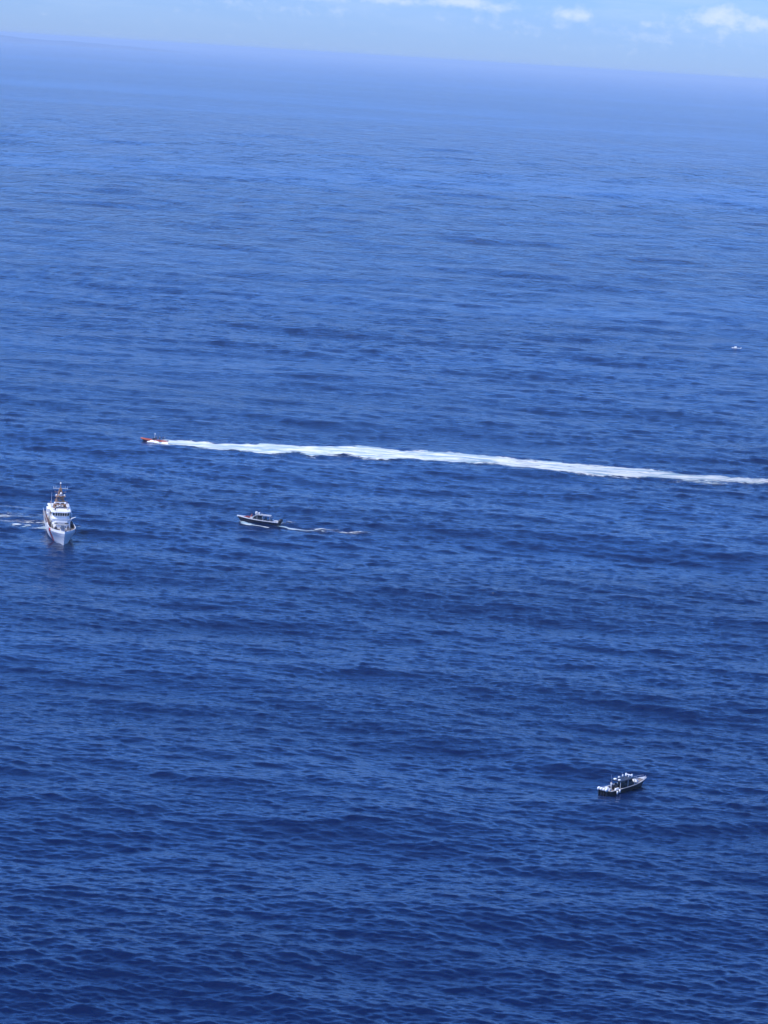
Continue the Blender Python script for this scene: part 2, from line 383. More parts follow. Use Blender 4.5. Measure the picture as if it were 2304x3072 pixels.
def foam_mat():
    m = bpy.data.materials.new('sea_foam'); m.use_nodes = True; nt = m.node_tree
    b = nt.nodes['Principled BSDF']; out = nt.nodes['Material Output']
    geo = N(nt, 'ShaderNodeNewGeometry'); at_ = N(nt, 'ShaderNodeAttribute', attribute_name='foam')
    def nz(sc, st, d):
        mp = N(nt, 'ShaderNodeMapping'); mp.inputs['Scale'].default_value = (sc / st, sc, 0); L(nt, geo.outputs['Position'], mp.inputs[0])
        n = N(nt, 'ShaderNodeTexNoise', i_Scale=1.0, i_Detail=d, i_Roughness=.65, i_Distortion=.6); L(nt, mp.outputs[0], n.inputs['Vector']); return n.outputs[0]
    n1 = nz(0.24, 4.0, 5); n2 = nz(1.1, 2.4, 4)
    n = mth(nt, 'ADD', mth(nt, 'MULTIPLY', n1, 0.6), mth(nt, 'MULTIPLY', n2, 0.4))
    a = mth(nt, 'SUBTRACT', mth(nt, 'ADD', mth(nt, 'MULTIPLY', at_.outputs['Fac'], 1.15), mth(nt, 'MULTIPLY', mth(nt, 'SUBTRACT', n, 0.5), 3.2)), 0.47)
    a = mth(nt, 'MULTIPLY', ramp(nt, a, -0.05, 0.42), N(nt, 'ShaderNodeAttribute', attribute_name='fade').outputs['Fac'])
    cm = N(nt, 'ShaderNodeMix', data_type='RGBA'); cm.inputs[6].default_value = (0.24, 0.36, 0.44, 1); cm.inputs[7].default_value = (0.66, 0.69, 0.69, 1)
    n3 = nz(0.33, 6.0, 6); L(nt, ramp(nt, n3, 0.38, 0.60), cm.inputs[0]); L(nt, cm.outputs[2], b.inputs['Base Color'])
    b.inputs['Roughness'].default_value = 0.9; b.inputs['Specular IOR Level'].default_value = 0.1
    bp = N(nt, 'ShaderNodeBump', i_Strength=0.9, i_Distance=0.7); L(nt, n, bp.inputs['Height']); L(nt, bp.outputs[0], b.inputs['Normal'])
    tr = N(nt, 'ShaderNodeBsdfTransparent'); mx = N(nt, 'ShaderNodeMixShader')
    L(nt, a, mx.inputs[0]); L(nt, tr.outputs[0], mx.inputs[1]); L(nt, b.outputs[0], mx.inputs[2]); L(nt, mx.outputs[0], out.inputs[0])
    return m
FOAM = foam_mat()
near = (co[:, 1] > 300) & (co[:, 1] < 1500) & (np.abs(co[:, 0]) < 400)
for nm, lab, fns in WAKES:
    msk = np.zeros(len(co)); xs = co[near, 0].astype(float); ys = co[near, 1].astype(float)
    mm = np.zeros(len(xs))
    for f_ in fns: mm = np.maximum(mm, f_(xs, ys))
    msk[near] = mm
    keep = (msk[quads].max(axis=1) > 0.02)
    qq = quads[keep]; used, inv = np.unique(qq.ravel(), return_inverse=True)
    me = bpy.data.meshes.new(nm); cv_ = co[used].copy(); cv_[:, 2] += 0.03 + 0.10 * msk[used]
    me.vertices.add(len(cv_)); me.vertices.foreach_set('co', cv_.ravel())
    me.loops.add(qq.size); me.loops.foreach_set('vertex_index', inv.astype(np.int32).ravel())
    me.polygons.add(len(qq)); me.polygons.foreach_set('loop_start', (np.arange(len(qq)) * 4).astype(np.int32))
    me.update(calc_edges=True); me.polygons.foreach_set('use_smooth', np.ones(len(qq), dtype=bool))
    at2 = me.attributes.new('foam', 'FLOAT', 'POINT'); at2.data.foreach_set('value', msk[used].astype(np.float32))
    ux = cv_[:, 0]; um = msk[used]
    if strip_mask in fns: fd = np.interp(ux, [wx[0], wx[12], wx[18], wx[-3], wx[-1]], [1, 1, .88, .66, .5]) * np.clip(.6 + um, 0, 1)
    else: fd = .5 + .5 * np.clip((um - .15) / .65, 0, 1)
    at3 = me.attributes.new('fade', 'FLOAT', 'POINT'); at3.data.foreach_set('value', fd.astype(np.float32))
    me.materials.append(FOAM)
    o = bpy.data.objects.new(nm, me); C.objects.link(o); props(o, lab, 'wake', kind='stuff')

# ---------------------------------------------------------------- faint land on the horizon, far left
def land():
    mb = MB(); A0, A1 = pix_dir(-900, 60)[0], pix_dir(610, 140)[0]; r = 43200.0
    n = 160; P = []; zb = 0.0
    for i in range(n + 1):
        t = i / n; a = A0 + (A1 - A0) * t
        h = 120 * min(1, (1 - t) * 2.2) ** 0.8 * (0.86 + 0.10 * math.sin(t * 17) + 0.05 * math.sin(t * 43 + 1) + 0.03 * math.sin(t * 97))
        for rad, z in ((r - 900, zb - 12), (r, zb + h), (r + 900, zb + 0.7 * h), (r + 1600, zb - 12)):
            P.append((rad * math.sin(a), rad * math.cos(a), z))
    Fc = [(i * 4 + j, (i + 1) * 4 + j, (i + 1) * 4 + j + 1, i * 4 + j + 1) for i in range(n) for j in range(3)]
    mb.add(P, Fc); return mb
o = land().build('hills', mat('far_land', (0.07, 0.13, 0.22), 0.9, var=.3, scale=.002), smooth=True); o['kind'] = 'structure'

# ---------------------------------------------------------------- white cutter
def cutter():
    Pb = at(190.5, 1638); Pm = at(170.5, 1580)
    d = (Pb - Pm); ang = math.atan2(d.y, d.x)
    fx = Vector((math.cos(ang), math.sin(ang), 0))
    org = Pb - fx * 21.0
    T = empty('patrol_ship', org, ang, 'large white patrol ship with red bow stripe, dark bridge windows and brown mast', 'ship')
    def xstem(z): return 21 + 3.1 * max(z, 0) / 4.0 + 1.0 * min(z, 0)
    def zdeck(x): return 2.45 + 1.05 * max(0, (x + 2) / 26) ** 1.6
    def ztop(x): return zdeck(x) + (0.95 if x > 3 else 0.95 * max(0, (x + 1) / 4))
    def hb(x, z):
        z = min(z, zdeck(x) + .1)
        q = max(0, min(1, (z + 1) / 5.0)); B = 2.9 + 1.0 * q ** 0.8
        if z < -0.2: B -= (-0.2 - z) * 0.9
        Lf = 22 - 12.5 * q
        t = max(0, min(1, (xstem(z) - x) / Lf))
        y = B * math.sin(math.pi / 2 * t) ** 0.85
        if x < -12: y *= 1 - 0.06 * ((-12 - x) / 10)
        return y
    zs = [-1.0, -0.3, 0.15, 0.9, 1.7, 2.5, 3.3, 4.0]
    st = [-22.5, -18, -12, -6, -1, 3, 6, 9, 12, 14.5, 16.5, 18.3, 19.8, 21, 22, 22.8, 23.4, 23.9]
    n = len(st); mb = MB()
    for side in (1, -1):
        P = []
        for x in st:
            for j in range(9):
                f = j / 8; z = -1.0 + (ztop(x) + 1.0) * f
                xx = min(x, xstem(z)); P.append((xx, side * hb(xx, z), z))
        Fc = [(i * 9 + j, (i + 1) * 9 + j, (i + 1) * 9 + j + 1, i * 9 + j + 1) for i in range(n - 1) for j in range(8)]
        if side < 0: Fc = [f[::-1] for f in Fc]
        mb.add(P, [f for f in Fc])
    # transom
    P = [(-22.5, s_ * hb(-22.5, z), z) for s_ in (1, -1) for z in (-1.0, 0.5, 2.4)]
    mb.add(P, [(0, 1, 4, 3), (1, 2, 5, 4)])
    # inner face and cap of the bulwark
    for side in (1, -1):
        P = []
        xs = [3, 6, 9, 12, 14.5, 16.5, 18.3, 19.8, 21, 22, 22.8, 23.3]
        for x in xs:
            w = hb(x, ztop(x)); wi = max(0.02, w - 0.13); zt = ztop(x)
            P += [(x, side * (w + .01), zt + 0.003), (x, side * wi, zt + 0.003), (x, side * max(0.01, wi - 0.05), zdeck(x) - 0.05)]
            P[-1] = (x, side * max(0.01, min(wi - .05, hb(x, zdeck(x)) - .15)), zdeck(x) - .05)
        mb.add(P, [((i) * 3, (i + 1) * 3, (i + 1) * 3 + 1, i * 3 + 1) for i in range(len(xs) - 1)])
        li = MB(); li.add(P, [((i) * 3 + 1, (i + 1) * 3 + 1, (i + 1) * 3 + 2, i * 3 + 2) for i in range(len(xs) - 1)]); li.build('bulwark_lining', BROWNDK, T)
    mb.build('hull', WHITE, T)
    mb = MB(); P = []
    xs = [-22.4, -12, -6, -1, 3, 6, 9, 12, 14.5, 16.5, 18.3, 19.8, 21, 22, 22.6]
    for x in xs: w = hb(x, zdeck(x)) - 0.03; P += [(x, w, zdeck(x)), (x, -w, zdeck(x))]
    mb.add(P, [(2 * i, 2 * i + 1, 2 * i + 3, 2 * i + 2) for i in range(len(xs) - 1)]); mb.build('deck', BROWNDK, T)
    def stripe(x0, w, col, name, lean=2.6):
        for side in (1, -1):
            mb = MB(); P = []; K = 10
            for j in range(K + 1):
                f = j / K; z = -0.2 + (ztop(x0) + 0.19) * f
                for i in range(5):
                    x = x0 + w * i / 4 - lean * (1 - f) + lean * .5
                    P.append((x, side * (hb(x, z) + 0.025), z))
            mb.add(P, [(j * 5 + i, j * 5 + i + 1, (j + 1) * 5 + i + 1, (j + 1) * 5 + i) for j in range(K) for i in range(4)]); mb.build(name, col, T)
    stripe(12.2, 1.9, RED, 'red_stripe'); stripe(11.2, 0.5, BLUE, 'blue_stripe')
    # rub rail shadow line, anchor
    a = MB(); a.tube([(20.7, 2.05, 2.5), (21.0, 1.75, 1.7)], 0.09); a.tube([(20.75, 1.55, 1.6), (21.1, 2.0, 1.55)], 0.11); a.build('anchor', GREYM, T)
    # lower deckhouse
    def octo(x0, x1, w0, w1, c=0.9): return [(x0, -w0), (x1 - c, -w1), (x1, -w1 + c), (x1, w1 - c), (x1 - c, w1), (x0, w0)]
    zd = 2.5
    MB().prism(octo(-11, 9.0, 2.75, 2.5, 1.0), zd, 4.55, octo(-11, 8.6, 2.65, 2.45, 1.0)).build('deckhouse', WHITE, T)
    # walkway in front of the bridge with its own bulwark and dark recess
    br = MB()
    arc = [(7.4 + 0.9 * math.cos(q), 2.75 * math.sin(q) / 1.0) for q in [R(a) for a in range(-90, 91, 15)]]
    P = []
    for x, y in arc: P += [(x, y, 4.62), (x + .1, y * 1.03, 5.30), (x - .12, y * 0.97, 5.303), (x - .14, y * .95, 4.60)]
    br.add(P, [(i * 4 + j, (i + 1) * 4 + j, (i + 1) * 4 + j + 1, i * 4 + j + 1) for i in range(len(arc) - 1) for j in range(3)])
    br.build('walkway_bulwark', WHITE, T)
    w = MB(); w.prism(octo(-11, 8.3, 3.0, 2.7, 1.1), 4.553, 4.62); w.build('walkway_deck', LDECK, T)
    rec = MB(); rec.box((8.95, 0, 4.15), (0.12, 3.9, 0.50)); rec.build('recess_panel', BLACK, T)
    rp = MB(); rp.box((9.05, -0.1, 4.17), (0.06, 2.0, 0.34)); rp.build('name_board', LGREY, T)
    # pilothouse
    ph = MB(); ph.prism(octo(-8, 5.4, 2.45, 2.45, 0.8), 4.62, 5.62, octo(-8, 5.0, 2.4, 2.4, .8))
    ph.prism(octo(-8, 5.05, 2.4, 2.4, 0.8), 5.623, 6.62, octo(-8, 5.35, 2.5, 2.5, .8)); ph.build('pilothouse', WHITE, T)
    ys = [-1.95, -1.3, -0.65, 0, 0.65, 1.3, 1.95]
    for y in ys:
        xx = 5.28 if abs(y) < 1.6 else 5.05
        wn = MB(); wn.box((xx + .02, y, 6.10), (0.12, 0.46, 0.80), rz=(0 if abs(y) < 1.6 else (R(45) if y > 0 else -R(45))), sh=(.1, 0)); wn.build('window', GLASS, T)
    for s_ in (1, -1):
        for x in (3.4, 2.3, 1.2, 0.1):
            wn = MB(); wn.box((x, s_ * 2.46, 6.12), (0.75, 0.12, 0.6)); wn.build('window', GLASS, T)
        dr_ = MB(); dr_.box((-1.6, s_ * 2.46, 5.55), (0.85, 0.12, 1.7)); dr_.build('door', GREYM, T)
        for x in (6.0, 3.2, -2.5, -5.5):
            dr_ = MB(); dr_.box((x, s_ * (2.60 if x < 5 else 2.53), 3.45), (0.9, 0.14, 1.75)); dr_.build('door', BLACK if x < 4 else GREYM, T)
    rf = MB(); rf.prism(octo(-9.0, 5.9, 3.05, 2.75, 1.0), 6.623, 6.80); rf.prism(octo(-8.9, 5.7, 2.9, 2.6, .9), 6.803, 6.92)
    rf.build('roof', WHITE, T)
    # bridge wings and aft block
    for s_ in (1, -1):
        b = MB(); b.box((-5.5, s_ * 2.95, 5.4), (5.0, 0.75, 1.5)); b.build('side_locker', WHITE, T)
        b = MB(); b.tube([(-2.0, s_ * 3.25, 5.15), (-0.6, s_ * 3.25, 5.15)], 0.33, 12); b.build('life_raft', WHITE2, T)
        b = MB()
        for x in np.arange(-10.5, 5, 1.5): b.tube([(x, s_ * 3.0, 4.62), (x, s_ * 3.0, 5.55)], 0.03, 5)
        for z in (5.0, 5.55): b.tube([(-10.5, s_ * 3.0, z), (4.5, s_ * 3.0, z)], 0.03, 5)
        b.build('upper_railing', LGREY, T)
        b = MB()
        for x in np.arange(-21.5, 2.6, 1.6): b.tube([(x, s_ * (hb(x, 2.4) - .12), zdeck(x)), (x, s_ * (hb(x, 2.4) - .12), 3.5)], 0.03, 5)
        for z in (3.0, 3.5): b.tube([(x, s_ * (hb(x, 2.4) - .12), z) for x in np.arange(-21.5, 2.6, 1.6)], 0.03, 5)
        b.build('side_railing', LGREY, T)
        b = MB(); b.box((-1.5, s_ * 3.28, 3.0), (15, .5, 1.0)); b.build('walkway_shade_block', BROWN, T, label='long dark brown block standing in for the shaded side walkway')  # added block; the side walkway's shade is put into its brown colour
    # roof gear
    for x, y, r_, h in ((2.5, 1.9, .25, .35), (3.3, -1.8, .3, .3), (0.8, 2.2, .2, .5), (-1.5, -2.1, .35, .4), (1.5, -0.9, .2, .25)):
        g = MB(); g.tube([(x, y, 6.92), (x, y, 6.92 + h)], r_, 10); g.build('roof_vent', LGREY, T)
    b = MB(); b.tube([(3.9, -1.5, 6.92), (3.9, -1.5, 7.3)], .06); b.ball((3.95, -1.5, 7.45), .25); b.build('searchlight', BLACK, T)
    for y in (-2.3,):
        b = MB(); b.tube([(-2.5, y, 6.9), (-2.7, y, 11.0)], [0.04, 0.02], 5); b.build('whip_antenna', WHITE2, T)
    # ring of rails on the roof
    b = MB()
    for y in (-2.3, 2.3):
        for x in (-8, -6, -4, -2, 0): b.tube([(x, y, 6.92), (x, y, 7.75)], .03, 5)
        b.tube([(-8, y, 7.75), (0, y, 7.75)], .03, 5)
    b.build('roof_railing', BUFF, T)
    # mast: lattice in buff paint
    m = MB(); mx = -1.5
    lv = [(6.92, 1.75, 1.4), (7.9, 1.5, 1.2), (9.0, 1.05, 0.9), (10.2, 0.7, .65), (11.4, .42, .4), (12.4, .25, .25)]
    for i, (z, wy, wx_) in enumerate(lv):
        cs = [(mx - wx_, -wy, z), (mx + wx_, -wy, z), (mx + wx_, wy, z), (mx - wx_, wy, z)]
        for a in range(4): m.tube([cs[a], cs[(a + 1) % 4]], 0.06, 6)
        if i < len(lv) - 1:
            z2, w2, x2 = lv[i + 1]; c2 = [(mx - x2, -w2, z2), (mx + x2, -w2, z2), (mx + x2, w2, z2), (mx - x2, w2, z2)]
            for a in range(4): m.tube([cs[a], c2[a]], 0.17 - i * .015, 6); m.tube([cs[a], c2[(a + 1) % 4]], 0.10, 5); m.tube([cs[(a + 1) % 4], c2[a]], 0.07, 5)
    m.tube([(mx, 0, 12.2), (mx, 0, 14.2)], [.16, .07], 6)
    for x, y, z, q in ((mx - .3, .7, 8.5, .7), (mx, -.7, 8.6, .8), (mx, .3, 9.5, .7), (mx, -.4, 10.7, .6), (mx, .2, 11.8, .5), (mx + .4, 1.35, 7.5, .7), (mx + .4, -1.4, 7.6, .8), (mx + .2, 1.2, 8.7, .6), (mx + .2, -1.15, 9.1, .55), (mx + .3, .9, 9.9, .5)): m.box((x, y, z), (q, q, q * .8))
    mast = m.build('mast', BUFF, T)
    pl = MB(); pl.box((mx + .2, 0, 7.98), (2.9, 3.5, .12)); pl.build('mast_platform', BUFF, mast)
    pl = MB(); pl.box((mx + 0.5, 0, 10.22), (1.6, 2.9, .10)); pl.build('mast_platform', BUFF, mast)
    y_ = MB(); y_.tube([(mx, -2.0, 12.35), (mx, 2.0, 12.35)], .085, 6)
    for y in (-1.9, -1.3, 1.3, 1.9): y_.tube([(mx, y, 12.1), (mx, y, 12.95)], .05, 6)
    y_.build('yardarm', LGREY, mast)
    y_ = MB(); y_.tube([(mx, -1.5, 11.3), (mx, 1.5, 11.3)], .06, 6); y_.tube([(mx, -1.5, 11.3), (mx, -1.5, 11.7)], .05, 6); y_.tube([(mx, 1.5, 11.3), (mx, 1.5, 11.7)], .05, 6); y_.build('yardarm', BUFF, mast)
    rd = MB(); rd.box((mx + 1.1, 0, 8.55), (.28, 2.3, .24)); rd.tube([(mx + 1.1, 0, 8.05), (mx + 1.1, 0, 8.45)], .18); rd.build('radar_antenna', WHITE2, mast)
    rd = MB(); rd.box((mx + .9, 0.2, 10.62), (.22, 1.7, .18)); rd.tube([(mx + .9, .2, 10.28), (mx + .9, .2, 10.5)], .13); rd.build('radar_antenna', WHITE2, mast)
    for x, y, z, r_ in ((mx + .9, .15, 11.0, .30), (mx + .3, -1.1, 10.45, .22), (mx + .3, 1.2, 10.45, .20), (mx, 0, 13.75, .22), (mx + 1.0, 1.4, 8.3, .33), (mx + 1.0, -1.4, 8.3, .28)):
        q = MB(); q.tube([(x, y, z - .15), (x, y, z + .1)], r_, 12); q.ball((x, y, z + .1), r_, 12, 5, lo=0.0); q.build('radome', WHITE2, mast, smooth=True)
    # foredeck gun
    z0 = zdeck(14)
    b = MB(); b.tube([(14.0, 0, z0), (14.0, 0, z0 + .7)], [.75, .6], 14); b.build('gun_pedestal', LGREY, T)
    g = MB(); g.box((14.0, 0, z0 + 1.15), (1.5, 1.25, .85), top=(.75, .8)); g.box((13.7, .75, z0 + 1.1), (.8, .35, .55)); gm = g.build('gun_mount', GREYM, T)
    b = MB(); b.tube([(14.4, 0, z0 + 1.3), (16.9, 0, z0 + 1.55)], [.09, .05], 8); b.build('barrel', BLACK, gm)
    # windlass, hatches, lockers, rails on the foredeck
    b = MB(); b.tube([(18.6, -.5, zdeck(18) + .3), (18.6, .5, zdeck(18) + .3)], .28, 12); b.box((18.2, 0, zdeck(18) + .15), (.8, .5, .3)); b.build('windlass', GREYM, T)
    for x, y, w_, h in ((11.2, 1.6, .9, .5), (11.4, -1.7, 1.0, .6), (16.6, 1.4, .7, .35), (16.6, -1.3, .6, .45), (12.6, 2.2, .5, .8)):
        b = MB(); b.box((x, y, zdeck(x) + h / 2), (w_, w_, h), top=(.9, .9)); b.build('deck_box', LGREY if h < .55 else GREYM, T)
    b = MB()
    for y in (-2.2, -1.1, 0, 1.1, 2.2): b.tube([(10.1, y, zdeck(10)), (10.1, y, zdeck(10) + 1.45)], .04, 5)
    for z in (.75, 1.45): b.tube([(10.1, -2.2, zdeck(10) + z), (10.1, 2.2, zdeck(10) + z)], .06, 6)
    b.build('foredeck_railing', WHITE, T)
    b = MB(); b.tube([(23.2, 0, ztop(23)), (23.5, 0, ztop(23) + 1.9)], .05, 6); b.build('jackstaff', WHITE, T)
    # davit arm hung out on the port side, near the bridge
    b = MB(); b.tube([(6.5, 2.6, 4.65), (6.5, 3.0, 5.3), (7.0, 3.95, 5.75)], [.16, .14, .08], 8); b.build('davit', WHITE, T)
    # stern: small launch on the ramp, crane
    b = MB(); b.box((-16, 0, 3.0), (6.0, 2.2, .9), top=(.92, .85)); b.build('stern_launch', ORANGE, T)
    return T, ang, org, zdeck, hb
CT, CANG, CORG, CZD, CHB = cutter()

# ---------------------------------------------------------------- people
def person_mesh(pose):
    """one connected skeleton, grown with the Skin modifier; x = facing, z = up, feet at 0 (standing) or seat at 0 (sitting)"""
    V, E, Rd = [], [], []
    def v(p, r, link=None):
        V.append(p); Rd.append(r)
        if link is not None: E.append((link, len(V) - 1))
        return len(V) - 1
    sit = pose == 'sit'
    hz = 0.12 if sit else 0.93
    pel = v((0, 0, hz), .13)
    w1 = v((0.01, 0, hz + .16), .125, pel); ch = v((0.02, 0, hz + .36), .15, w1); ne = v((.01, 0, hz + .54), .062, ch)
    hd = v((.02, 0, hz + .63), .085, ne); h2 = v((.025, 0, hz + .74), .098, hd); v((.01, 0, hz + .83), .06, h2)
    v((.12, 0, hz + .70), .014, h2)                      # nose
    for s_ in (1, -1):
        v((0.02, s_ * .098, hz + .71), .016, h2)         # ear
        hip = v((0, s_ * .10, hz - .04), .10, pel)
        if sit:
            kn = v((.42, s_ * .14, hz - .03), .068, hip); an = v((.44, s_ * .14, hz - .45), .045, kn); v((.60, s_ * .15, hz - .50), .035, an)
        else:
            kn = v((.05, s_ * .12, .50), .066, hip); an = v((0, s_ * .13, .09), .043, kn); v((.17, s_ * .15, .04), .034, an)
        sh = v((0, s_ * .19, hz + .44), .068, ch)
        if pose == 'stand': el_, wr = (-.05, s_ * .27, hz + .16), (.10, s_ * .26, hz - .06)
        else: el_, wr = (.10, s_ * .27, hz + .20), (.36, s_ * .18, hz + .24)
        e = v(el_, .045, sh); w = v(wr, .031, e)
        d = (Vector(wr) - Vector(el_)).normalized(); pm_ = Vector(wr) + d * .07; pm = v(tuple(pm_), .034, w)
        sd_ = Vector((0, 1, 0)) if abs(d.y) < .9 else Vector((1, 0, 0))
        for k, (o, l) in enumerate(((-.028, .07), (-.010, .085), (.010, .08), (.028, .062))):
            b1 = pm_ + d * .035 + sd_ * o; b2 = b1 + d * l * .5 + Vector((.006, 0, -.006)); b3 = b2 + d * l * .4 + Vector((.012, 0, -.02))
            q1 = v(tuple(b1), .010, pm); q2 = v(tuple(b2), .009, q1); v(tuple(b3), .008, q2)
        t1 = Vector(wr) + d * .03 + sd_ * (-s_ * .045); v(tuple(t1 + d * .04), .010, v(tuple(t1), .011, w))
    me = bpy.data.meshes.new('body'); me.from_pydata(V, E, []); me.update()
    o = bpy.data.objects.new('body', me); C.objects.link(o)
    sk = o.modifiers.new('skin', 'SKIN'); ss = o.modifiers.new('sub', 'SUBSURF'); ss.levels = 1; ss.render_levels = 1
    sk.use_smooth_shade = True
    for i, r_ in enumerate(Rd): me.skin_vertices[0].data[i].radius = (r_, r_)
    me.skin_vertices[0].data[0].use_root = True
    dg = bpy.context.evaluated_depsgraph_get(); bm = bpy.data.meshes.new_from_object(o.evaluated_get(dg))
    bpy.data.objects.remove(o)
    return bm, hz
def split_body(bm, cloth, skin, hz):
    bm.materials.clear(); bm.materials.append(cloth); bm.materials.append(skin)
    for p in bm.polygons:
        c = p.center
        hand = abs(c.y) > .15 and ((c.z < hz - .04 and c.z > hz - .35 and hz > .5) or (hz < .5 and c.x > .33 and c.z > hz + .15))
        p.material_index = 1 if (c.z > hz + .55 or hand) else 0
    return bm
BODY = {}
for ps in ('stand', 'hold', 'sit'):
    m_, hz_ = person_mesh(ps); BODY[ps] = (m_, hz_)
BCACHE = {}
def person(loc, rz, pose, cloth, label, vest=None, group=None, cap=None, tilt=None):
    T = empty('person', loc, rz, label, 'person', group)
    if tilt: T.rotation_euler = tilt
    m_, hz_ = BODY[pose]; key = (pose, cloth.name)
    if key not in BCACHE: BCACHE[key] = split_body(m_.copy(), cloth, SKIN, hz_)
    o = bpy.data.objects.new('body', BCACHE[key]); C.objects.link(o); o.parent = T
    h = MB(); h.ball((.005, 0, hz_ + .76), (.108, .105, .115), 10, 5, lo=0.05); h.build('hair' if not cap else 'cap', cap or HAIR, T, smooth=True)
    if vest:
        q = MB(); P = []; zs = (.10, .22, .36, .47)
        rx = (.155, .17, .18, .14); ry = (.17, .19, .20, .16)
        for z, a, b in zip(zs, rx, ry):
            for k in range(12): t = k * math.pi / 6; P.append((.015 + a * math.cos(t), b * math.sin(t), hz_ + z))
        q.add(P, [(j * 12 + k, j * 12 + (k + 1) % 12, (j + 1) * 12 + (k + 1) % 12, (j + 1) * 12 + k) for j in range(3) for k in range(12)] + [tuple(36 + k for k in range(12))])
        q.build('life_vest', vest, T, smooth=True)
    return T
def on_ship(x, y, z):
    c, s_ = math.cos(CANG), math.sin(CANG); return Vector((CORG.x + x * c - y * s_, CORG.y + x * s_ + y * c, z))
GP = 'crew on the deck of the white ship'
for x, y, rz, cloth, lab, zz in [
    (16.2, -2.0, 0.3, NAVYC, 'person in dark clothes standing alone on the foredeck, nearest the red stripe of the ship', None),
    (13.4, -2.75, 1.2, NAVYC, 'person in dark clothes at the starboard bulwark just aft of the one on the foredeck', None),
    (8.6, -3.1, -1.3, NAVYC, 'person in dark clothes on the starboard side deck beside the ship deckhouse front', None),
    (-3.6, -2.72, -1.5, NAVYC, 'person in dark clothes standing on the upper walkway beside the starboard side of the bridge', 4.62),
    (14.9, 1.4, 0.5, NAVYC, 'person in dark clothes standing beside the deck gun of the white ship', None)]:
    if zz == 4.62: x, y = 0.9, -2.78
    person(on_ship(x, y, zz or CZD(x)), CANG + rz, 'stand', cloth, lab, group=GP, cap=CAPM)

